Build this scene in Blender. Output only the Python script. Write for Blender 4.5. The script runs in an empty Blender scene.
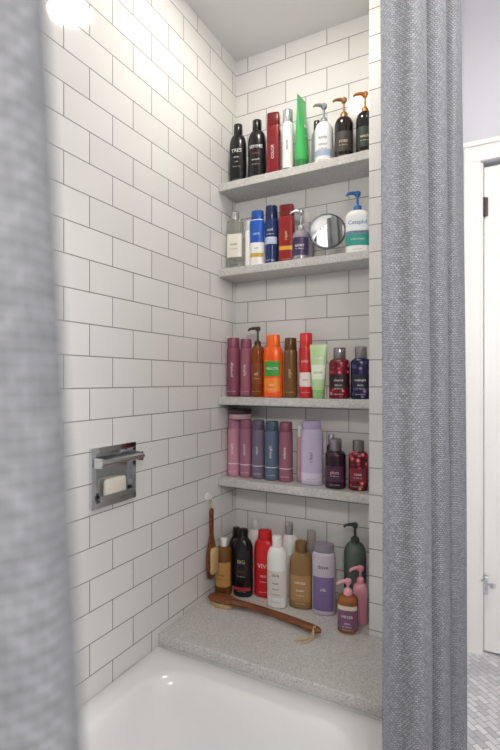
import bpy, bmesh, math, random
from math import sin, cos, pi, radians
from mathutils import Vector, Matrix
random.seed(3)
sc = bpy.context.scene
COL = sc.collection

# ------------------------------------------------------------------ materials
def lin(c):
    return c/12.92 if c <= .04045 else ((c+.055)/1.055)**2.4
def rgb(h):
    h = h.lstrip('#')
    return tuple(lin(int(h[i:i+2], 16)/255) for i in (0, 2, 4)) + (1,)
_m = {}
def plastic(h, rough=.3, metal=0, trans=0, coat=0, name=None, noise=0.0):
    key = (h, rough, metal, trans, coat)
    if key in _m: return _m[key]
    m = bpy.data.materials.new(name or ('plastic_'+h.strip('#')))
    m.use_nodes = True
    nt = m.node_tree
    b = nt.nodes['Principled BSDF']
    b.inputs['Roughness'].default_value = rough
    b.inputs['Metallic'].default_value = metal
    b.inputs['Transmission Weight'].default_value = trans
    b.inputs['Coat Weight'].default_value = coat
    n = nt.nodes.new('ShaderNodeTexNoise'); n.inputs['Scale'].default_value = 30
    r = nt.nodes.new('ShaderNodeMix'); r.data_type = 'RGBA'
    c = rgb(h)
    r.inputs[6].default_value = c
    r.inputs[7].default_value = tuple(min(1, v*1.12+.002) for v in c[:3]) + (1,)
    nt.links.new(n.outputs['Fac'], r.inputs[0])
    nt.links.new(r.outputs[2], b.inputs['Base Color'])
    _m[key] = m
    return m
def new_mat(name):
    m = bpy.data.materials.new(name); m.use_nodes = True
    nt = m.node_tree
    return m, nt, nt.nodes['Principled BSDF']
def math_node(nt, op, a=None, b=None, va=0, vb=0):
    n = nt.nodes.new('ShaderNodeMath'); n.operation = op
    if a is not None: nt.links.new(a, n.inputs[0])
    else: n.inputs[0].default_value = va
    if b is not None: nt.links.new(b, n.inputs[1])
    else: n.inputs[1].default_value = vb
    return n.outputs[0]

def tile_mat(name, bw=.154, bh=.078, hphase=.720, vphase=1.23, offset=.5):
    m, nt, b = new_mat(name)
    g = nt.nodes.new('ShaderNodeNewGeometry')
    s = nt.nodes.new('ShaderNodeSeparateXYZ'); nt.links.new(g.outputs['Position'], s.inputs[0])
    h = math_node(nt, 'ADD', s.outputs[0], s.outputs[1])
    h = math_node(nt, 'ADD', h, vb=hphase + bw*20)
    v = math_node(nt, 'ADD', s.outputs[2], vb=bh*30 - vphase)
    c = nt.nodes.new('ShaderNodeCombineXYZ'); nt.links.new(h, c.inputs[0]); nt.links.new(v, c.inputs[1])
    br = nt.nodes.new('ShaderNodeTexBrick')
    br.offset = offset; br.offset_frequency = 2; br.squash = 1
    br.inputs['Scale'].default_value = 1
    br.inputs['Mortar Size'].default_value = .0014
    br.inputs['Mortar Smooth'].default_value = .15
    br.inputs['Bias'].default_value = 0
    br.inputs['Brick Width'].default_value = bw
    br.inputs['Row Height'].default_value = bh
    br.inputs['Color1'].default_value = rgb('#f0f0ee')
    br.inputs['Color2'].default_value = rgb('#eaeae8')
    br.inputs['Mortar'].default_value = rgb('#8f8f90')
    nt.links.new(c.outputs[0], br.inputs['Vector'])
    nt.links.new(br.outputs['Color'], b.inputs['Base Color'])
    mr = nt.nodes.new('ShaderNodeMapRange')
    mr.inputs['To Min'].default_value = .07; mr.inputs['To Max'].default_value = .8
    nt.links.new(br.outputs['Fac'], mr.inputs['Value']); nt.links.new(mr.outputs[0], b.inputs['Roughness'])
    ns = nt.nodes.new('ShaderNodeTexNoise'); ns.inputs['Scale'].default_value = 9; ns.inputs['Detail'].default_value = 1
    nt.links.new(g.outputs['Position'], ns.inputs['Vector'])
    hgt = math_node(nt, 'MULTIPLY', br.outputs['Fac'], vb=-1.0)
    n2 = math_node(nt, 'MULTIPLY', ns.outputs['Fac'], vb=.8)
    hgt = math_node(nt, 'ADD', hgt, n2)
    bp = nt.nodes.new('ShaderNodeBump'); bp.inputs['Distance'].default_value = .0012; bp.inputs['Strength'].default_value = .6
    nt.links.new(hgt, bp.inputs['Height']); nt.links.new(bp.outputs[0], b.inputs['Normal'])
    return m
M_TILE = tile_mat('subway_tile')
M_TRIM = tile_mat('edge_tile', bw=3.0, hphase=1.5, offset=0)

def quartz():
    m, nt, b = new_mat('speckled_quartz')
    g = nt.nodes.new('ShaderNodeNewGeometry')
    v = nt.nodes.new('ShaderNodeTexVoronoi'); v.inputs['Scale'].default_value = 560
    nt.links.new(g.outputs['Position'], v.inputs['Vector'])
    r = nt.nodes.new('ShaderNodeValToRGB')
    cr = r.color_ramp; cr.interpolation = 'CONSTANT'
    cr.elements[0].position = 0; cr.elements[0].color = rgb('#a3a2a0')
    cr.elements[1].position = .11; cr.elements[1].color = rgb('#c2c1bf')
    for p, c in ((.45, '#cac9c7'), (.72, '#d4d3d1'), (.92, '#e5e4e2')):
        e = cr.elements.new(p); e.color = rgb(c)
    sp = nt.nodes.new('ShaderNodeSeparateColor'); nt.links.new(v.outputs['Color'], sp.inputs[0])
    nt.links.new(sp.outputs[0], r.inputs[0]); nt.links.new(r.outputs[0], b.inputs['Base Color'])
    b.inputs['Roughness'].default_value = .35
    return m
M_QZ = quartz()

def paint(name, h, rough=.6):
    m, nt, b = new_mat(name)
    g = nt.nodes.new('ShaderNodeNewGeometry')
    n = nt.nodes.new('ShaderNodeTexNoise'); n.inputs['Scale'].default_value = 60
    nt.links.new(g.outputs['Position'], n.inputs['Vector'])
    b.inputs['Base Color'].default_value = rgb(h); b.inputs['Roughness'].default_value = rough
    bp = nt.nodes.new('ShaderNodeBump'); bp.inputs['Strength'].default_value = .05; bp.inputs['Distance'].default_value = .002
    nt.links.new(n.outputs['Fac'], bp.inputs['Height']); nt.links.new(bp.outputs[0], b.inputs['Normal'])
    return m
M_CEIL = paint('ceiling_paint', '#e8e8e7')
M_WALL = paint('wall_paint', '#d2d3da')
M_WOODW = paint('white_trim_paint', '#efeeec', .35)
M_TUB = paint('tub_enamel', '#eef0f1', .12)

def curtain_mat():
    m, nt, b = new_mat('woven_curtain_fabric')
    uv = nt.nodes.new('ShaderNodeUVMap')
    br = nt.nodes.new('ShaderNodeTexBrick'); br.offset = .5
    for k, v in (('Scale', 1), ('Mortar Size', .0008), ('Mortar Smooth', .7), ('Brick Width', .0066), ('Row Height', .0040), ('Bias', 0)):
        br.inputs[k].default_value = v
    br.inputs['Color1'].default_value = rgb('#96999e')
    br.inputs['Color2'].default_value = rgb('#7b7e83')
    br.inputs['Mortar'].default_value = rgb('#3f4145')
    nt.links.new(uv.outputs[0], br.inputs['Vector'])
    n = nt.nodes.new('ShaderNodeTexNoise'); n.inputs['Scale'].default_value = 260; n.inputs['Detail'].default_value = 3
    nt.links.new(uv.outputs[0], n.inputs['Vector'])
    mx = nt.nodes.new('ShaderNodeMix'); mx.data_type = 'RGBA'; mx.blend_type = 'OVERLAY'; mx.inputs[0].default_value = .3
    nt.links.new(br.outputs['Color'], mx.inputs[6]); nt.links.new(n.outputs['Fac'], mx.inputs[7])
    nt.links.new(mx.outputs[2], b.inputs['Base Color'])
    b.inputs['Roughness'].default_value = .9
    bp = nt.nodes.new('ShaderNodeBump'); bp.invert = True; bp.inputs['Strength'].default_value = .5; bp.inputs['Distance'].default_value = .0008
    nt.links.new(br.outputs['Fac'], bp.inputs['Height']); nt.links.new(bp.outputs[0], b.inputs['Normal'])
    return m
M_CURT = curtain_mat()

def floor_mat():
    m, nt, b = new_mat('marble_mosaic_floor')
    g = nt.nodes.new('ShaderNodeNewGeometry')
    mp = nt.nodes.new('ShaderNodeMapping'); mp.inputs['Rotation'].default_value = (0, 0, radians(45))
    nt.links.new(g.outputs['Position'], mp.inputs['Vector'])
    br = nt.nodes.new('ShaderNodeTexBrick'); br.offset = .5
    for k, v in (('Scale', 1), ('Mortar Size', .0014), ('Mortar Smooth', .1), ('Brick Width', .05), ('Row Height', .025), ('Bias', 0)):
        br.inputs[k].default_value = v
    br.inputs['Color1'].default_value = rgb('#dadadc'); br.inputs['Color2'].default_value = rgb('#b2b3b8'); br.inputs['Mortar'].default_value = rgb('#8c8d92')
    nt.links.new(mp.outputs[0], br.inputs['Vector'])
    nt.links.new(br.outputs['Color'], b.inputs['Base Color']); b.inputs['Roughness'].default_value = .3
    return m
M_FLOOR = floor_mat()

def wood(name, c1, c2, rough=.35):
    m, nt, b = new_mat(name)
    tc = nt.nodes.new('ShaderNodeTexCoord')
    w = nt.nodes.new('ShaderNodeTexNoise'); w.inputs['Scale'].default_value = 18; w.inputs['Detail'].default_value = 6
    mp = nt.nodes.new('ShaderNodeMapping'); mp.inputs['Scale'].default_value = (.6, 8, 8)
    nt.links.new(tc.outputs['Object'], mp.inputs[0]); nt.links.new(mp.outputs[0], w.inputs['Vector'])
    r = nt.nodes.new('ShaderNodeValToRGB')
    r.color_ramp.elements[0].position = .35; r.color_ramp.elements[0].color = rgb(c1)
    r.color_ramp.elements[1].position = .65; r.color_ramp.elements[1].color = rgb(c2)
    nt.links.new(w.outputs['Fac'], r.inputs[0]); nt.links.new(r.outputs[0], b.inputs['Base Color'])
    b.inputs['Roughness'].default_value = rough
    return m
M_WOOD = wood('brush_wood', '#5a2f18', '#8a4f2b')
M_BRIST = plastic('#c9ad7c', .8)
M_ROPE = plastic('#c8b07a', .9)
M_CHROME = plastic('#d5d7da', .08, metal=1)
M_CHROMED = plastic('#c3c6ca', .14, metal=1)
M_DARKMETAL = plastic('#4a4644', .35, metal=1)
M_MIRROR = plastic('#f4f6f8', .02, metal=1)
def emis(name, strength, col='#fff8ee'):
    m, nt, b = new_mat(name)
    b.inputs['Base Color'].default_value = (1, 1, 1, 1)
    b.inputs['Emission Color'].default_value = rgb(col); b.inputs['Emission Strength'].default_value = strength
    return m

def floral(name, base, c2, c3, scale=55):
    m, nt, b = new_mat(name)
    tc = nt.nodes.new('ShaderNodeTexCoord')
    v = nt.nodes.new('ShaderNodeTexVoronoi'); v.inputs['Scale'].default_value = scale
    nt.links.new(tc.outputs['Object'], v.inputs['Vector'])
    r = nt.nodes.new('ShaderNodeValToRGB'); cr = r.color_ramp; cr.interpolation = 'CONSTANT'
    cr.elements[0].position = 0; cr.elements[0].color = rgb(c2)
    cr.elements[1].position = .22; cr.elements[1].color = rgb(c3)
    e = cr.elements.new(.42); e.color = rgb(base)
    nt.links.new(v.outputs['Distance'], r.inputs[0]); nt.links.new(r.outputs[0], b.inputs['Base Color'])
    b.inputs['Roughness'].default_value = .2
    return m

# ------------------------------------------------------------------ mesh builder
def sup(a, rx, ry, e):
    c, s = cos(a), sin(a)
    return (rx*math.copysign(abs(c)**(2/e), c), ry*math.copysign(abs(s)**(2/e), s))
class Build:
    def __init__(s):
        s.v = []; s.f = []; s.mi = []; s.mats = []
    def mat(s, m):
        if m not in s.mats: s.mats.append(m)
        return s.mats.index(m)
    def loft(s, rings, m, n=36, caps=(True, True), off=(0, 0), M=None):
        """rings: (z, rx, ry, e)"""
        k = s.mat(m); base = len(s.v)
        for (z, rx, ry, e) in rings:
            for i in range(n):
                x, y = sup(2*pi*i/n, rx, ry, e)
                p = Vector((x+off[0], y+off[1], z))
                if M is not None: p = M @ p
                s.v.append(tuple(p))
        for j in range(len(rings)-1):
            for i in range(n):
                a = base+j*n+i; b = base+j*n+(i+1) % n
                s.f.append((a, b, b+n, a+n)); s.mi.append(k)
        if caps[0]: s.f.append(tuple(base+i for i in reversed(range(n)))); s.mi.append(k)
        if caps[1]:
            o = base+(len(rings)-1)*n
            s.f.append(tuple(o+i for i in range(n))); s.mi.append(k)
    def tube(s, pts, rad, m, n=12):
        k = s.mat(m); base = len(s.v)
        pts = [Vector(p) for p in pts]
        if not isinstance(rad, (list, tuple)): rad = [rad]*len(pts)
        ref = None
        for j, p in enumerate(pts):
            d = (pts[min(j+1, len(pts)-1)]-pts[max(j-1, 0)]).normalized()
            if ref is None:
                ref = Vector((0, 0, 1)) if abs(d.z) < .9 else Vector((1, 0, 0))
            a = d.cross(ref).normalized(); b = d.cross(a).normalized(); ref = -b if b.dot(ref) < 0 else b
            a = d.cross(ref).normalized()
            for i in range(n):
                t = 2*pi*i/n
                s.v.append(tuple(p + (a*cos(t)+ref*sin(t))*rad[j]))
        for j in range(len(pts)-1):
            for i in range(n):
                a = base+j*n+i; b = base+j*n+(i+1) % n
                s.f.append((a, b, b+n, a+n)); s.mi.append(k)
        s.f.append(tuple(base+i for i in range(n))); s.mi.append(k)
        o = base+(len(pts)-1)*n
        s.f.append(tuple(o+i for i in range(n))); s.mi.append(k)
    def box(s, lo, hi, m):
        k = s.mat(m); b = len(s.v)
        for x in (lo[0], hi[0]):
            for y in (lo[1], hi[1]):
                for z in (lo[2], hi[2]): s.v.append((x, y, z))
        for f in ((0, 1, 3, 2), (4, 6, 7, 5), (0, 4, 5, 1), (2, 3, 7, 6), (0, 2, 6, 4), (1, 5, 7, 3)):
            s.f.append(tuple(b+i for i in f)); s.mi.append(k)
    def raw(s, verts, faces, m):
        k = s.mat(m); b = len(s.v)
        s.v += [tuple(v) for v in verts]
        for f in faces: s.f.append(tuple(b+i for i in f)); s.mi.append(k)
    def make(s, name, loc=(0, 0, 0), rot=(0, 0, 0), angle=38, parent=None, bevel=0, smooth=True):
        me = bpy.data.meshes.new(name)
        me.from_pydata(s.v, [], s.f)
        for m in s.mats: me.materials.append(m)
        me.polygons.foreach_set('material_index', s.mi)
        me.validate(); me.update()
        bm = bmesh.new(); bm.from_mesh(me); bmesh.ops.recalc_face_normals(bm, faces=bm.faces); bm.to_mesh(me); bm.free()
        if smooth:
            me.polygons.foreach_set('use_smooth', [True]*len(me.polygons))
            me.set_sharp_from_angle(angle=radians(angle))
        ob = bpy.data.objects.new(name, me); COL.objects.link(ob)
        ob.location = loc; ob.rotation_euler = rot
        if parent: ob.parent = parent
        if bevel:
            bv = ob.modifiers.new('bevel', 'BEVEL'); bv.width = bevel; bv.segments = 3; bv.limit_method = 'ANGLE'
        return ob
def empty(name, loc=(0, 0, 0)):
    e = bpy.data.objects.new(name, None); COL.objects.link(e); e.location = loc; e.empty_display_size = .05
    return e
def box(name, lo, hi, m, bevel=0, parent=None):
    c = [(a+b)/2 for a, b in zip(lo, hi)]
    B = Build(); B.box([a-b for a, b in zip(lo, c)], [a-b for a, b in zip(hi, c)], m)
    return B.make(name, loc=c, bevel=bevel, parent=parent)

_txt = {}
def text_mesh(t):
    if t in _txt: return _txt[t]
    cu = bpy.data.curves.new('t', 'FONT'); cu.body = t; cu.align_x = 'CENTER'; cu.align_y = 'CENTER'; cu.resolution_u = 3
    ob = bpy.data.objects.new('t', cu); COL.objects.link(ob)
    dg = bpy.context.evaluated_depsgraph_get(); dg.update()
    me = bpy.data.meshes.new_from_object(ob.evaluated_get(dg))
    r = ([v.co.copy() for v in me.vertices], [tuple(p.vertices) for p in me.polygons])
    bpy.data.objects.remove(ob); bpy.data.meshes.remove(me); bpy.data.curves.remove(cu)
    _txt[t] = r
    return r
def ring_at(rings, z):
    for a, b in zip(rings, rings[1:]):
        if a[0] <= z <= b[0]:
            t = (z-a[0])/max(1e-9, b[0]-a[0])
            return [a[i]+(b[i]-a[i])*t for i in range(4)]
    return list(rings[-1])
def label(B, rings, z0, z1, ang, m, off=.0005, center=0, n=24, k=10):
    vs = []; fs = []
    for j in range(k+1):
        z = z0+(z1-z0)*j/k
        _, rx, ry, e = ring_at(rings, z)
        for i in range(n+1):
            a = -pi/2+radians(center)+radians(ang)*(2*i/n-1)
            x, y = sup(a, rx+off, ry+off, e); vs.append((x, y, z))
    for j in range(k):
        for i in range(n):
            a = j*(n+1)+i; fs.append((a, a+1, a+n+2, a+n+1))
    B.raw(vs, fs, m)
def text(B, rings, s, size, z, m, off=.0011, vertical=False):
    V, F = text_mesh(s); vs = []
    for v in V:
        tx, ty = v.x*size, v.y*size
        if vertical: tx, ty = -ty, tx
        _, rx, ry, e = ring_at(rings, z+ty)
        q = max(-.98, min(.98, tx/rx))
        c = (1-abs(q)**e)**(1/e)
        vs.append((q*rx, -(ry*c+off), z+ty))
    B.raw(vs, F, m)

WHITE = plastic('#f0f0ee', .3); BLACK = plastic('#141414', .22); INK = plastic('#2b2b33', .5); GREY = plastic('#9a9c9e', .3)

def bottle(name, x, y, z, h, w, body, cap, d=None, ch=.18, cr=.45, sh=.14, e=2.2, rot=12, labels=(), texts=(), waist=0,
           pump=None, capflat=False, tilt=0, taper=0, band=None):
    """body with rounded base & shoulder, neck, cap or pump"""
    d = d or w
    rx, ry = w/2, d/2
    B = Build()
    hb = h*(1-ch); zs = hb*(1-sh)
    rn = max(.008, rx*cr*.85) if not capflat else rx*cr*.96
    rny = rn if not capflat else ry*cr*.96
    R = [(0, rx*.86, ry*.8, e), (.0012, rx*.94, ry*.91, e), (.004, rx*.99, ry*.98, e), (.008, rx, ry, e)]
    N = 12
    for i in range(1, N+1):
        t = i/N; k = 1-waist*sin(pi*t)-taper*t
        R.append((.008+(zs-.008)*t, rx*k, ry*k, e))
    k = 1-taper
    for i in range(1, 9):
        t = i/8*pi/2
        R.append((zs+(hb-zs)*sin(t), rn+(rx*k-rn)*cos(t), rny+(ry*k-rny)*cos(t), e+(2-e)*(i/8) if not capflat else e))
    B.loft(R, body)
    if band: label(B, R, band[0]*hb, band[1]*hb, 180, band[2], off=.0003, n=36)
    for L in labels: label(B, R, L[0]*hb, L[1]*hb, L[2], L[3])
    for T in texts: text(B, R, T[0], T[1], T[2]*hb, T[3], vertical=len(T) > 4 and T[4])
    if texts and w > .04:      # fine print near the base
        m = texts[0][3]
        text(B, R, 'net wt 12 fl oz', .0052, .085*hb+.004, m)
        if len(texts[0]) <= 4: text(B, R, 'for daily use', .0055, max(.15, texts[-1][2]-.09)*hb, m)
    if pump is None:
        rc = rx*cr; rcy = ry*cr if capflat else rc; ec = e if capflat else 2
        z0 = hb-.001
        B.loft([(z0, rc*.97, rcy*.97, ec), (z0+.0015, rc, rcy, ec), (h-.004, rc*.985, rcy*.985, ec), (h-.0012, rc*.95, rcy*.93, ec), (h, rc*.86, rcy*.82, ec)], cap)
        B.loft([(z0+.38*(h-z0), rc*1.012, rcy*1.012, ec), (z0+.38*(h-z0)+.001, rc*1.012, rcy*1.012, ec)], cap)
    else:
        pm = cap; ph = h-hb
        B.loft([(hb-.002, rn*1.12, rn*1.12, 2), (hb+.012, rn*1.12, rn*1.12, 2), (hb+.015, rn*.95, rn*.95, 2), (hb+.018, .006, .006, 2)], pm, n=24)
        B.loft([(hb+.015, .0038, .0038, 2), (h-.012, .0038, .0038, 2)], pm, n=12)
        B.loft([(h-.016, .007, .007, 2), (h-.011, .0095, .0095, 2), (h-.003, .010, .0095, 2), (h, .007, .007, 2)], pm, n=20)
        a = radians(pump)
        c, s_ = cos(a), sin(a)
        L = .034
        B.tube([(0, 0, h-.006), (c*L*.5, s_*L*.5, h-.0055), (c*L*.9, s_*L*.9, h-.008), (c*L*1.05, s_*L*1.05, h-.014)], [.0062, .0055, .0042, .0034], pm)
    ob = B.make(name, loc=(x, y, z+.0004), rot=(0, radians(tilt), radians(rot)))
    return ob

def tube_bottle(name, x, y, z, h, w, body, cap, ch=.16, rot=14, tilt=0, labels=(), texts=(), topw=1.15):
    B = Build(); rc = w*.36
    B.loft([(0, rc*.96, rc*.8, 2.4), (.002, rc, rc*.86, 2.4), (h*ch, rc, rc*.84, 2.4)], cap)
    R = [(h*ch-.001, rc*1.0, rc*.85, 2.2), (h*ch+.006, rc*1.12, rc*.92, 2.2)]
    for i in range(1, 13):
        t = i/12
        R.append((h*ch+.006+(h*.97-h*ch-.006)*t, rc*1.12+(w/2*topw-rc*1.12)*t, rc*.92*(1-t)**.8+.0014, 2.2))
    R.append((h, w/2*topw, .0014, 2.2))
    B.loft(R, body)
    for L in labels: label(B, R, L[0]*h, L[1]*h, L[2], L[3])
    for T in texts: text(B, R, T[0], T[1], T[2]*h, T[3])
    return B.make(name, loc=(x, y, z+.0004), rot=(0, radians(tilt), radians(rot)))

# ------------------------------------------------------------------ room shell
CEIL = 2.454; RC = 3.05
box('wall_left', (-.12, -2.1, 0), (0, .12, CEIL), M_TILE)
box('wall_back', (0, 0, 0), (.5695, .12, CEIL), M_TILE)
box('wall_alcove', (.553, -.178, .5105), (.69, -.0005, CEIL), M_TILE)
box('trim_1', (.547, -.183, .5105), (.69, -.1785, CEIL), M_TRIM, bevel=.0015)
box('wall_passage', (.57, 0, 0), (.69, .96, CEIL), M_WALL)
box('wall_front', (0.0005, -2.12, 0), (2.1, -2.0, RC), M_WALL)
box('wall_right', (2.1, -2.12, 0), (2.22, .96, RC), M_WALL)
B = Build()   # door wall with opening
B.box((.6905, .84, 0), (.80, .96, RC), M_WALL); B.box((1.61, .84, 0), (2.0995, .96, RC), M_WALL); B.box((.80, .84, 2.245), (1.61, .96, RC), M_WALL)
B.make('wall_door_side')
box('floor', (-.12, -2.12, -.08), (2.22, .96, 0), M_FLOOR)
box('ceiling', (-.12, -2.12, RC), (2.22, .96, RC+.08), M_CEIL)
B = Build(); B.box((-.12, -1.9995, CEIL), (.69, .96, RC), M_CEIL); B.box((.69, -1.9995, CEIL), (.80, -.12, RC), M_CEIL)
B.make('ceiling_soffit')
# door and casing
door = empty('door_1', (1.205, .87, 0))
def part(name, lo, hi, m, bevel=0):
    o = door.location
    ob = box(name, lo, hi, m, bevel); ob.location = ob.location-o; ob.parent = door
    return ob
part('slab', (.818, .862, .008), (1.592, .90, 2.225), M_WOODW, .002)
for i, (za, zb) in enumerate(((.25, 1.0), (1.15, 2.05))):
    for j, (xa, xb) in enumerate(((.93, 1.16), (1.25, 1.48))):
        part('panel_%d' % (i*2+j), (xa, .856, za), (xb, .863, zb), M_WOODW, .004)
part('jamb_left', (.80, .845, 0), (.815, .96, 2.243), M_WOODW)
part('jamb_right', (1.595, .845, 0), (1.61, .96, 2.243), M_WOODW)
for i, zc in enumerate((2.04, .317)):
    B = Build(); B.loft([(-.045, .006, .006, 2), (.045, .006, .006, 2)], M_DARKMETAL if i == 0 else M_CHROME, n=14)
    B.box((-.012, .001, -.043), (.018, .004, .043), M_DARKMETAL if i == 0 else M_CHROME)
    if i == 1:
        B.tube([(0, 0, .02), (.01, -.03, .02), (.035, -.05, .02)], .004, M_CHROME)
        B.tube([(.03, -.048, .02), (.045, -.056, .02)], [.011, .012], M_CHROME)
        B.tube([(0, 0, .02), (-.02, -.02, .02)], [.004, .008], M_CHROME)
    ob = B.make('hinge_%d' % i, loc=(.8165-1.205, .850-.87, zc), parent=door)
B = Build(); B.tube([(0, 0, 0), (0, -.04, 0), (0, -.05, 0), (0, -.075, 0), (0, -.085, 0)], [.026, .01, .024, .027, .012], M_CHROME, n=20)
B.make('knob', loc=(1.53-1.205, .862-.87, 1.0), parent=door)
B = Build()
B.box((.735, .826, 0), (.806, .8395, 2.245), M_WOODW); B.box((.735, .822, 0), (.748, .8395, 2.33), M_WOODW)
B.box((1.604, .826, 0), (1.675, .8395, 2.245), M_WOODW)
B.box((.735, .826, 2.245), (1.675, .8395, 2.32), M_WOODW); B.box((.728, .818, 2.315), (1.682, .8395, 2.338), M_WOODW)
B.make('trim_2', bevel=.002)

# ------------------------------------------------------------------ bench & shelves
BF = -.462
bench = empty('shower_bench', (.345, -.24, 0))
for nm, lo, hi, m, bv in (('base', (.001, BF+.004, .0005), (.69, -.0005, .4775), M_TUB, 0), ('slab', (.0008, BF, .478), (.69, -.0008, .51), M_QZ, .003)):
    ob = box(nm, lo, hi, m, bv); ob.location = ob.location-bench.location; ob.parent = bench
SH = {1: 1.945, 2: 1.643, 3: 1.19, 4: .903}
for k, zt in SH.items():
    box('shower_shelf', (.0006, -.128, zt-.027), (.5524, -.0006, zt), M_QZ, .002)

# ------------------------------------------------------------------ bathtub
def rrect(x0, x1, y0, y1, r, n=10):
    P = []
    for cx, cy, a0 in ((x1-r, y1-r, 0), (x0+r, y1-r, 90), (x0+r, y0+r, 180), (x1-r, y0+r, 270)):
        for i in range(n+1):
            a = radians(a0+90*i/n); P.append((cx+r*cos(a), cy+r*sin(a)))
    return P
TX0, TX1, TY0, TY1 = .001, .69, -1.999, BF-.0005
rings = [(0.0005, 0, .004), (.466, 0, .004), (.473, .001, .004), (.4755, .004, .006)]
V = []; F = []
for z, i, r in rings:
    V += [(a, b, z) for a, b in rrect(TX0+i, TX1-i, TY0+i, TY1-i, r)]
inner = [(.475, 0, .10), (.4735, .005, .105), (.468, .011, .11), (.455, .017, .115), (.42, .024, .12), (.30, .045, .14), (.20, .065, .15), (.15, .082, .15), (.125, .105, .14), (.115, .14, .12)]
for z, i, r in inner:
    V += [(a, b, z) for a, b in rrect(TX0+.062+i, TX1-.062-i, TY0+.07+i*1.3, TY1-.055-i*1.2, r)]
n = 44
NR = len(rings)+len(inner)
for j in range(NR-1):
    for i in range(n):
        a = j*n+i; b = j*n+(i+1) % n; F.append((a, b, b+n, a+n))
F.append(tuple((NR-1)*n+i for i in range(n)))
B = Build(); B.raw([(a-.345, b+1.24, c) for a, b, c in V], F, M_TUB)
B.tube([(0, .35, .114), (0, .35, .118)], .025, M_CHROME, n=20)
B.make('bathtub', loc=(.345, -1.24, 0), angle=50)

# ------------------------------------------------------------------ recessed soap dish (chrome)
B = Build()
wy, wz = .078, .075
def frame(B, x0, x1, i, m):
    B.box((x0, -wy, wz-i), (x1, wy, wz), m); B.box((x0, -wy, -wz), (x1, wy, -wz+i), m)
    B.box((x0, -wy, -wz+i), (x1, -wy+i, wz-i), m); B.box((x0, wy-i, -wz+i), (x1, wy, wz-i), m)
frame(B, .0006, .011, .014, M_CHROME)
B.box((.0006, -wy+.014, -wz+.014), (.0018, wy-.014, wz-.014), M_CHROMED)
B.box((.002, -.060, -.058), (.020, .060, -.053), M_CHROME)
B.box((.018, -.060, -.058), (.021, .060, -.044), M_CHROME)
B.box((.007, -.074, .028), (.040, -.066, .052), M_CHROME); B.box((.007, .066, .028), (.040, .074, .052), M_CHROME)
B.tube([(.036, -.076, .040), (.036, .076, .040)], .008, M_CHROME, n=18)
B.loft([(-.052, .007, .034, 3), (-.046, .008, .038, 3), (-.015, .008, .038, 3), (-.008, .006, .034, 3)], plastic('#e6e0d2', .5), off=(.0105, 0))
B.make('recessed_soap_dish', loc=(0, -.645, 1.008), bevel=.0012)

# ------------------------------------------------------------------ bottles: top shelf
z = SH[1]
lab = plastic('#e8e8e8', .4)
bottle('shampoo_bottle', .046, -.066, z, .226, .062, BLACK, BLACK, d=.046, ch=.17, cr=.52, sh=.22, texts=[('TRES', .018, .66, lab), ('moist', .009, .54, lab), ('rich', .008, .45, lab)], rot=12)
bottle('conditioner_bottle', .121, -.062, z, .224, .064, BLACK, BLACK, d=.046, ch=.17, cr=.52, sh=.22, texts=[('SEMME', .016, .66, lab), ('keratin', .009, .54, plastic('#c0555a', .4)), ('smooth', .009, .42, lab)], rot=14)
bottle('styling_gel_bottle', .187, -.064, z, .230, .045, plastic('#7d1a22', .25), plastic('#691318', .25), d=.032, e=6, ch=.2, cr=.97, sh=.03, capflat=True, texts=[('COLOR', .014, .5, lab, True)])
bottle('hair_color_bottle', .216, -.026, z, .185, .030, plastic('#b8b2a8', .3), BLACK, ch=.2, cr=.7)
bottle('mousse_can', .243, -.070, z, .224, .038, plastic('#e9e9ea', .25), plastic('#c9ccd0', .2, metal=.6), ch=.2, cr=.9, sh=.04, texts=[('volume', .011, .55, INK, True)], band=(.05, .12, plastic('#444a55', .4)))
tube_bottle('hair_gel_tube', .292, -.066, z, .254, .066, plastic('#3fae5c', .3), plastic('#2b7b41', .3), rot=84, texts=[('gel', .016, .62, WHITE), ('aloe', .011, .48, WHITE)], topw=1.0)
bottle('serum_bottle', .332, -.028, z, .185, .036, plastic('#8d9499', .3), BLACK, ch=.2, cr=.6)
bottle('lotion_pump_bottle', .371, -.068, z, .212, .060, plastic('#e4e6e8', .3), plastic('#8b8f94', .3), ch=.30, cr=.42, sh=.2, pump=-150, texts=[('body', .014, .6, INK), ('lotion', .012, .45, INK)], labels=[(.2, .34, 60, plastic('#9fb0c4', .4))])
bottle('hand_soap_pump_bottle', .438, -.066, z, .214, .060, plastic('#1d1512', .15), plastic('#a5825a', .3, metal=.7), ch=.30, cr=.42, sh=.2, pump=-160, labels=[(.2, .62, 55, plastic('#3a3634', .5))], texts=[('soap', .015, .42, plastic('#d9c8a4', .4))])
bottle('hand_soap_pump_bottle', .506, -.066, z, .213, .056, plastic('#191413', .15), plastic('#b4703c', .3, metal=.7), ch=.30, cr=.42, sh=.2, pump=-160, labels=[(.2, .62, 55, plastic('#26302c', .5))], texts=[('wash', .014, .42, plastic('#d9c8a4', .4))])

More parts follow.
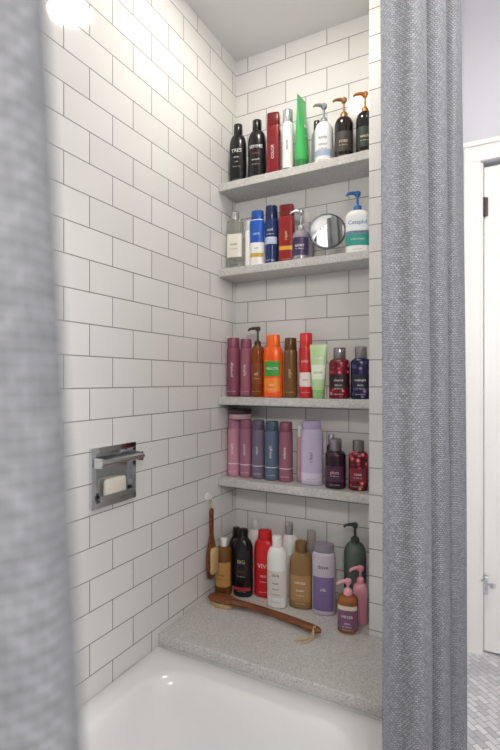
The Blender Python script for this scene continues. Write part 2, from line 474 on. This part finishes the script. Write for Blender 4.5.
# second shelf
z = SH[2]
GLASS = plastic('#eceee6', .05, trans=.85)
bottle('glass_toner_bottle', .037, -.07, z, .213, .058, GLASS, plastic('#c8cacc', .2, metal=.5), d=.04, e=5, ch=.13, cr=.5, sh=.08, labels=[(.25, .7, 65, plastic('#e8e5da', .5))], texts=[('toner', .012, .5, INK)])
bottle('face_wash_bottle', .083, -.055, z, .178, .028, WHITE, plastic('#d8d6d0', .3), ch=.2, cr=.8, sh=.06)
bottle('dandruff_shampoo_bottle', .126, -.068, z, .203, .056, WHITE, plastic('#1c4fa8', .3), d=.036, ch=.16, cr=.8, sh=.12, waist=.05, capflat=True, labels=[(.52, .98, 75, plastic('#2059b8', .3)), (.22, .30, 60, plastic('#c9a64a', .3))], texts=[('care', .014, .7, WHITE), ('soft', .010, .4, plastic('#2059b8', .3))])
bottle('contact_solution_bottle', .158, -.026, z, .185, .034, plastic('#dfe6ea', .3), plastic('#3f78b8', .3), ch=.2, cr=.7)
bottle('hair_mousse_bottle', .182, -.070, z, .209, .046, plastic('#1d2f63', .25), plastic('#16244f', .25), ch=.22, cr=.92, sh=.04, labels=[(.45, .6, 60, plastic('#b9c6de', .4))], texts=[('curl', .013, .75, WHITE)])
bottle('hair_treatment_bottle', .236, -.062, z, .206, .053, plastic('#8a2420', .25), plastic('#6e1b1a', .25), d=.034, e=5, ch=.2, cr=.95, sh=.04, capflat=True, labels=[(.3, .38, 70, plastic('#d9a13a', .4))], texts=[('repair', .013, .6, plastic('#e8c9a5', .4), True)])
bottle('nail_polish_remover_bottle', .298, -.026, z, .180, .040, plastic('#a8a3ac', .2), WHITE, ch=.18, cr=.6)
bottle('liquid_soap_pump_bottle', .297, -.085, z, .174, .058, plastic('#cfcad6', .06, trans=.6), plastic('#b9bcc2', .2, metal=.7), ch=.40, cr=.46, sh=.25, pump=-170, labels=[(.15, .72, 62, plastic('#3b2d55', .4))], texts=[('BERRY', .011, .45, WHITE)])
# round shaving mirror on a stand
B = Build()
Mx = Matrix.Rotation(radians(90), 4, 'X')
Mt = Matrix.Translation((0, 0, .0905)) @ Matrix.Rotation(radians(-6), 4, 'X') @ Mx
B.loft([(-.006, .055, .055, 2), (-.006, .059, .059, 2), (-.003, .060, .060, 2), (.003, .060, .060, 2), (.006, .058, .058, 2), (.006, .0545, .0545, 2), (.004, .0535, .0535, 2)], plastic('#85888c', .14, metal=1), n=56, M=Mt, caps=(True, False))
B.loft([(.0042, .054, .054, 2), (.0044, .053, .053, 2)], M_MIRROR, n=56, M=Mt)
B.tube([(-.03, 0, .004), (.03, 0, .004)], .004, M_CHROME)
B.tube([(-.03, .0, .004), (-.028, .03, .004), (0, .036, .004), (.028, .03, .004), (.03, 0, .004)], .004, M_CHROME)
B.tube([(0, .036, .004), (0, .028, .04), (0, .014, .08)], .0045, M_CHROME)
B.tube([(0, .0, .004), (0, .0, .034)], .004, M_CHROME)
B.make('round_vanity_mirror', loc=(.386, -.078, z+.0004), rot=(0, 0, radians(22)), angle=30)
bottle('moisturizer_pump_bottle', .482, -.066, z, .206, .074, WHITE, plastic('#2f6fb5', .3), d=.05, e=2.8, ch=.30, cr=.36, sh=.16, pump=-165, labels=[(.45, .86, 78, plastic('#e9eef2', .4)), (.2, .46, 78, plastic('#2c9a8c', .4)), (.46, .52, 78, plastic('#2f5ea8', .4))], texts=[('Cetaphil', .0175, .70, plastic('#1f5ba6', .4)), ('gentle cleanser', .007, .34, WHITE)], rot=16)

# third shelf
z = SH[3]
MAUVE = plastic('#86455a', .4); MAUVE2 = plastic('#98566a', .4)
bottle('salon_shampoo_bottle', .028, -.068, z, .212, .047, MAUVE, MAUVE, ch=.17, cr=.94, sh=.03, texts=[('pureology', .013, .55, lab, True)])
bottle('salon_conditioner_bottle', .078, -.064, z, .207, .043, MAUVE2, MAUVE, ch=.17, cr=.94, sh=.03, texts=[('hydrate', .013, .55, lab, True)])
AMB = plastic('#9a4a16', .08, trans=.35)
bottle('leave_in_spray_bottle', .126, -.066, z, .248, .047, AMB, plastic('#3a2a20', .3), ch=.27, cr=.5, sh=.16, pump=180, labels=[(.25, .65, 70, plastic('#7c3412', .4))], texts=[('oil', .016, .45, plastic('#f0d9a0', .4))])
OR = plastic('#ee5a12', .3)
bottle('fruity_shampoo_bottle', .188, -.07, z, .216, .070, OR, plastic('#f0691c', .3), d=.044, ch=.2, cr=.7, sh=.18, waist=.03, capflat=True, labels=[(.42, .72, 50, plastic('#3e9a3b', .4)), (.12, .38, 50, plastic('#f28a2a', .4))], texts=[('FRUCTIS', .012, .57, WHITE), ('sleek', .009, .25, WHITE)])
bottle('hair_oil_bottle', .251, -.064, z, .203, .045, plastic('#6d4a25', .25), plastic('#5b3a1f', .25), ch=.2, cr=.9, sh=.05, texts=[('argan', .014, .5, plastic('#e0c48a', .4), True)])
bottle('hairspray_bottle', .281, -.026, z, .20, .026, plastic('#b3222c', .3), WHITE, ch=.2, cr=.8)
bottle('color_care_shampoo_bottle', .307, -.064, z, .217, .045, plastic('#c4242c', .3), plastic('#d8333a', .3), ch=.22, cr=.92, sh=.05, labels=[(.22, .5, 75, plastic('#e8dcd9', .4))], texts=[('color', .012, .72, WHITE), ('care', .011, .36, plastic('#b0222c', .4))])
tube_bottle('facial_scrub_tube', .358, -.084, z, .176, .054, plastic('#b9d9a4', .35), plastic('#8fc17e', .35), labels=[(.35, .62, 60, plastic('#e6efd9', .4))], texts=[('scrub', .013, .48, plastic('#3f8146', .4)), ('fresh', .012, .74, WHITE)], topw=1.05)
CLRD = plastic('#8f898c', .1, metal=.6)
bottle('scented_body_lotion_bottle', .424, -.068, z, .164, .066, floral('cherry_print', '#6a1020', '#e59aa8', '#a52a3c'), CLRD, ch=.22, cr=.6, sh=.12, e=3, labels=[(.25, .6, 50, plastic('#2a0d14', .4))], texts=[('cherry', .011, .46, WHITE), ('blossom', .007, .34, WHITE)])
bottle('scented_shower_gel_bottle', .493, -.068, z, .165, .062, floral('night_print', '#1c1b40', '#b57fbf', '#43407c'), CLRD, ch=.22, cr=.6, sh=.12, e=3, labels=[(.25, .6, 50, plastic('#12122a', .4))], texts=[('midnight', .010, .46, WHITE), ('berry', .008, .34, WHITE)])

# fourth shelf
z = SH[4]
def salon(x, w, h, c, cc, t, nm='salon_treatment_bottle', y=-.066):
    bottle(nm, x, y, z, h, w, plastic(c, .42), plastic(cc, .42), ch=.16, cr=.94, sh=.03, texts=[(t, .013, .58, lab, True)], band=(.26, .275, lab))
salon(.029, .046, .206, '#c48ba0', '#b67b92', 'straight', 'salon_shampoo_bottle')
salon(.078, .045, .206, '#a06a82', '#925b72', 'smooth', 'salon_conditioner_bottle')
salon(.128, .047, .206, '#74667c', '#64566c', 'repair')
salon(.181, .049, .204, '#586981', '#4a5a72', 'strength')
salon(.234, .047, .203, '#925d70', '#804a5e', 'volume')
bottle('body_mist_bottle', .276, -.035, z, .19, .026, plastic('#d9a9b6', .3), WHITE, ch=.2, cr=.8)
bottle('frizz_control_shampoo_bottle', .330, -.07, z, .213, .074, plastic('#c3b9d3', .3), plastic('#ada1c4', .3), d=.046, ch=.13, cr=.86, sh=.1, capflat=True, texts=[('clear', .018, .5, plastic('#5a3d86', .4), True)], labels=[(.08, .22, 70, plastic('#d7cfe2', .4))])
bottle('face_serum_bottle', .383, -.028, z, .165, .03, plastic('#4d3550', .3), plastic('#c9c5c8', .2, metal=.5), ch=.2, cr=.7)
bottle('scented_shower_gel_bottle', .413, -.076, z, .158, .066, plastic('#2a1426', .12), CLRD, ch=.24, cr=.6, sh=.14, e=3, labels=[(.2, .62, 52, plastic('#43203c', .4))], texts=[('plum', .014, .44, plastic('#e3c9d8', .4))])
bottle('scented_body_lotion_bottle', .485, -.068, z, .156, .060, floral('berry_print', '#5a1522', '#f0a9a0', '#c03a4e'), CLRD, ch=.22, cr=.6, sh=.14, e=3, labels=[(.25, .58, 50, plastic('#7b1f33', .4))], texts=[('rose', .013, .43, WHITE)])
B = Build()
B.loft([(0, .036, .036, 2), (.002, .040, .040, 2), (.020, .041, .041, 2)], plastic('#c9a3ae', .3), n=40)
B.loft([(.018, .042, .042, 2), (.019, .043, .043, 2), (.032, .043, .043, 2), (.035, .040, .040, 2)], plastic('#2f2426', .3), n=40)
B.make('hair_mask_jar', loc=(.054, -.066, z+.207))

# ------------------------------------------------------------------ bench items
z = .51
bottle('castile_soap_bottle', .036, -.150, z, .192, .058, plastic('#8a5a24', .08, trans=.4), WHITE, ch=.14, cr=.45, sh=.18, labels=[(.2, .7, 70, plastic('#b98a48', .5))], texts=[('soap', .013, .45, INK)])
bottle('bubble_bath_bottle', .037, -.062, z, .205, .052, plastic('#2a1a14', .2), plastic('#1b1210', .3), ch=.16, cr=.5, sh=.2)
bottle('shampoo_bottle', .101, -.128, z, .227, .068, BLACK, BLACK, d=.05, ch=.14, cr=.5, sh=.2, labels=[(.12, .18, 60, plastic('#b0303a', .4))], texts=[('BIG', .018, .62, plastic('#c9c2b8', .4)), ('sexy', .014, .46, plastic('#b0303a', .4))])
bottle('baby_oil_bottle', .106, -.044, z, .242, .054, WHITE, plastic('#e1e1e0', .3), ch=.16, cr=.5, sh=.16)
RED = plastic('#c8161f', .3)
bottle('color_shampoo_bottle', .170, -.098, z, .226, .076, RED, RED, d=.045, ch=.15, cr=.62, sh=.2, capflat=True, texts=[('VIVE', .022, .56, WHITE), ('PRO', .011, .38, WHITE)])
bottle('body_lotion_bottle', .236, -.142, z, .228, .066, WHITE, WHITE, d=.048, ch=.15, cr=.5, sh=.2, labels=[(.18, .62, 55, plastic('#dedbd5', .5))], texts=[('daily', .014, .55, INK), ('repair', .010, .42, INK), ('lotion', .009, .32, INK)])
bottle('baby_shampoo_bottle', .240, -.050, z, .248, .052, WHITE, plastic('#8f9296', .3), ch=.16, cr=.5, sh=.16)
bottle('body_wash_bottle', .309, -.112, z, .214, .078, plastic('#8c6c43', .28), plastic('#75552f', .3), d=.046, ch=.16, cr=.5, sh=.3, labels=[(.14, .6, 55, plastic('#a88658', .4))], texts=[('cocoa', .014, .48, WHITE), ('butter', .011, .34, WHITE)])
bottle('mouthwash_bottle', .318, -.042, z, .228, .05, plastic('#8e8c88', .3), plastic('#aaa7a0', .3), ch=.16, cr=.6, sh=.16)
bottle('conditioner_bottle', .388, -.118, z, .222, .074, plastic('#c8bfcd', .3), plastic('#8c8494', .3), d=.046, ch=.12, cr=.88, sh=.1, capflat=True, labels=[(.08, .62, 60, plastic('#7d6d9c', .4))], texts=[('dove', .018, .78, INK), ('silk', .014, .42, WHITE)])
bottle('shower_oil_pump_bottle', .470, -.052, z, .280, .070, plastic('#59685f', .2), plastic('#39423e', .3), ch=.22, cr=.42, sh=.18, pump=-165)
bottle('liquid_soap_pump_bottle', .506, -.122, z, .172, .046, plastic('#e8a3b6', .25), plastic('#ef9db2', .3), ch=.30, cr=.5, sh=.2, pump=-150)
bottle('hand_soap_pump_bottle', .484, -.180, z, .150, .060, plastic('#b06a2e', .1, trans=.4), plastic('#e8a9b6', .35), ch=.30, cr=.46, sh=.2, e=3, pump=-150, labels=[(.12, .66, 60, plastic('#7c5274', .5)), (.66, .78, 60, plastic('#e1d5bd', .5))], texts=[('MEYER', .011, .48, WHITE), ('clean', .009, .3, WHITE)])

# wooden long-handled bath brush lying on the bench
B = Build()
prof = [(-.052, .004, .004), (-.045, .018, .007), (-.03, .027, .009), (0, .031, .0105), (.03, .027, .0105), (.052, .016, .010), (.08, .0115, .010), (.13, .0105, .010), (.2, .0110, .0105), (.27, .0125, .010), (.32, .0135, .010), (.345, .012, .009), (.356, .005, .005)]
def xl(B, prof, m, zc):
    n = 24
    V = []; F = []
    for x, ry, rz in prof:
        for i in range(n):
            a = 2*pi*i/n
            yy = .012*sin(max(0, x)*pi/.36)
            V.append((x, ry*cos(a)+yy, zc+rz*sin(a)))
    for j in range(len(prof)-1):
        for i in range(n):
            a = j*n+i; b = j*n+(i+1) % n; F.append((a, b, b+n, a+n))
    F.append(tuple(range(n))); F.append(tuple((len(prof)-1)*n+i for i in range(n)))
    B.raw(V, F, m)
xl(B, prof, M_WOOD, .020)
B.loft([(.0, .040, .024, 2.3), (.004, .042, .026, 2.3), (.014, .040, .024, 2.3)], M_BRIST, n=40)
B.tube([(.335, .0, .030), (.337, -.010, .022), (.335, -.018, .006), (.325, -.032, .0035), (.318, -.048, .0035), (.330, -.052, .0035), (.338, -.036, .0035), (.342, -.018, .006), (.340, -.010, .020), (.339, 0, .030)], .0017, M_ROPE, n=8)
B.tube([(.325, -.034, .004), (.312, -.043, .004), (.305, -.058, .004)], .0022, M_ROPE, n=8)
dx, dy = .452-.068, -.268+.226
B.make('wooden_bath_brush', loc=(.075, -.225, z+.0004), rot=(0, 0, math.atan2(dy, dx)), angle=60)

# hanging wooden brush on the left wall with adhesive hook
br = empty('hanging_body_brush', (.0, -.200, .84))
B = Build()
B.loft([(0, .013, .013, 2), (.003, .013, .013, 2), (.005, .011, .011, 2)], WHITE, n=24, M=Matrix.Rotation(radians(90), 4, 'Y') @ Matrix.Translation((0, 0, .0006)))
B.tube([(.004, 0, -.004), (.014, 0, -.006), (.018, 0, 0), (.018, 0, .006)], .0025, WHITE)
B.make('hook', loc=(0, 0, .012), parent=br)
B = Build()
B.tube([(.017, 0, .011), (.016, -.005, -.01), (.016, -.002, -.035), (.016, .002, -.035), (.016, .005, -.01), (.017, 0, .012)], .0013, M_ROPE, n=8)
M2 = Matrix.Translation((.018, 0, 0))
B.loft([(-.262, .004, .008, 2), (-.255, .008, .022, 2), (-.22, .009, .030, 2), (-.18, .009, .030, 2), (-.145, .008, .020, 2), (-.115, .0065, .010, 2), (-.05, .0065, .010, 2), (-.03, .0065, .010, 2), (-.026, .003, .006, 2)], M_WOOD, n=24, M=M2)
B.loft([(-.244, .006, .016, 2), (-.236, .009, .022, 2), (-.165, .009, .022, 2), (-.157, .006, .014, 2)], M_BRIST, n=24, M=Matrix.Translation((.029, 0, 0)))
B.make('brush', parent=br, angle=60)

# ------------------------------------------------------------------ curtains, rod
def curtain(name, path, z0, z1, nz=40, ns=240):
    V = []; UV = []
    for j in range(nz+1):
        t = j/nz; zz = z0+(z1-z0)*t; L = 0; prev = None
        for i in range(ns+1):
            x, y = path(i/ns, zz)
            if prev: L += math.hypot(x-prev[0], y-prev[1])
            prev = (x, y); V.append((x, y, zz)); UV.append((L, zz))
    F = []
    for j in range(nz):
        for i in range(ns):
            a = j*(ns+1)+i; F.append((a, a+1, a+ns+2, a+ns+1))
    me = bpy.data.meshes.new(name); me.from_pydata(V, [], F); me.materials.append(M_CURT)
    uv = me.uv_layers.new(name='UVMap')
    for p in me.polygons:
        for li in p.loop_indices: uv.data[li].uv = UV[me.loops[li].vertex_index]
    me.polygons.foreach_set('use_smooth', [True]*len(me.polygons))
    ob = bpy.data.objects.new(name, me); COL.objects.link(ob)
    so = ob.modifiers.new('thick', 'SOLIDIFY'); so.thickness = .0012; so.offset = 0
    return ob
def right_path(s, zz):
    # far end -> near end
    x = .788+(.736-.788)*s; y = -.24+(-.742+.24)*s
    amp = .027+.004*(1.2-zz)/1.2
    ph = 2*pi*3.0*s+.22*sin(zz*2.1)*(1-s)-pi/2
    x += amp*sin(ph)+.004*sin(2*pi*7.3*s+zz*1.3)*(1-s)
    y += .016*sin(2*ph)
    x -= .008*max(0, (zz-1.0))*s
    return max(x, .7015 if zz < .52 else .69), y
curtain('shower_curtain', right_path, .12, 2.375)
def left_path(s, zz):
    edge = -1.547+.1115+.03*sin(max(-.8, min(.8, (1.25-zz)*1.9)))
    y = edge+(-1.975-edge)*s
    x = .748 + .022*sin(2*pi*5*s+.2*sin(zz*2))
    return x, y
curtain('shower_curtain', left_path, .12, 2.375)
B = Build()
B.tube([(.757, -1.999, 2.405), (.757, -.16, 2.405)], .0125, M_CHROME, n=20)
for yy in (-1.2, -.17):
    B.tube([(.757, yy, 2.405), (.757, yy, 2.4535)], .008, M_CHROME)
    B.loft([(2.447, .026, .026, 2), (2.4535, .028, .028, 2)], M_CHROME, off=(.757, yy), n=24)
for yy in [-.25, -.32, -.40, -.47, -.54, -.61, -.68, -.73, -1.46, -1.56, -1.66, -1.76, -1.86, -1.95]:
    B.tube([(.757+.017*cos(a), yy, 2.398+.022*sin(a)) for a in [2*pi*i/16 for i in range(17)]], .0018, M_CHROME, n=8)
B.make('shower_curtain_rod')

# ------------------------------------------------------------------ lamps
def lamp_fixture(name, x, y, zc, r, strength, drop=.004, col='#fff6ea'):
    e = empty(name, (x, y, zc))
    B = Build(); zt = -.0004
    B.loft([(zt-drop-.003, r*1.02, r*1.02, 2), (zt-drop-.003, r*1.12, r*1.12, 2), (zt-.001, r*1.28, r*1.28, 2), (zt, r*1.28, r*1.28, 2)], WHITE, n=48)
    B.make('ring', parent=e)
    B = Build(); B.loft([(zt-drop-.006, r*.9, r*.9, 2), (zt-drop-.003, r, r, 2)], emis(name+'_lens', strength, col), n=48)
    B.make('lens', parent=e)
    return e
lamp_fixture('recessed_shower_light', .353, -.472, CEIL, .062, 98)
lamp_fixture('added_ceiling_fill', 1.35, -.75, RC, .22, 58, drop=.05, col='#fffaf4')  # added lamp out of view, brightens the room and alcove
# unseen fill light added behind the camera, shaped as a vanity bar
e = empty('added_fill_light', (1.15, -1.999, 1.90))
B = Build(); B.box((-.34, .0005, -.05), (.34, .02, .05), M_CHROME)
for i in (-.24, 0, .24): B.tube([(i, .02, 0), (i, .05, 0)], .02, M_CHROME)
B.make('bar', parent=e)
B = Build(); gm = emis('fill_globe', 112, '#fff7ec')
for i in (-.24, 0, .24):
    B.loft([(-.06+.12*(1-cos(pi*k/16))/2, max(.002, .06*sin(pi*k/16)), max(.002, .06*sin(pi*k/16)), 2) for k in range(17)], gm, n=32, off=(i, .105))
B.make('globes', parent=e)

w = bpy.data.worlds.new('world'); sc.world = w; w.use_nodes = True
w.node_tree.nodes['Background'].inputs[0].default_value = (.8, .85, .9, 1); w.node_tree.nodes['Background'].inputs[1].default_value = .3

# ------------------------------------------------------------------ camera
cam = bpy.data.cameras.new('camera'); co = bpy.data.objects.new('camera', cam); COL.objects.link(co)
cam.sensor_fit = 'VERTICAL'; cam.sensor_height = 36; cam.lens = 470/750*36
cam.shift_y = 5/750
co.location = (.882, -1.547, 1.25)
co.rotation_euler = (radians(90), 0, radians(28))
cam.clip_start = .02
cam.dof.use_dof = True; cam.dof.focus_distance = 1.4; cam.dof.aperture_fstop = 3.6
sc.camera = co
try:
    sc.view_settings.view_transform = 'Standard'
except Exception as ex: print(ex)
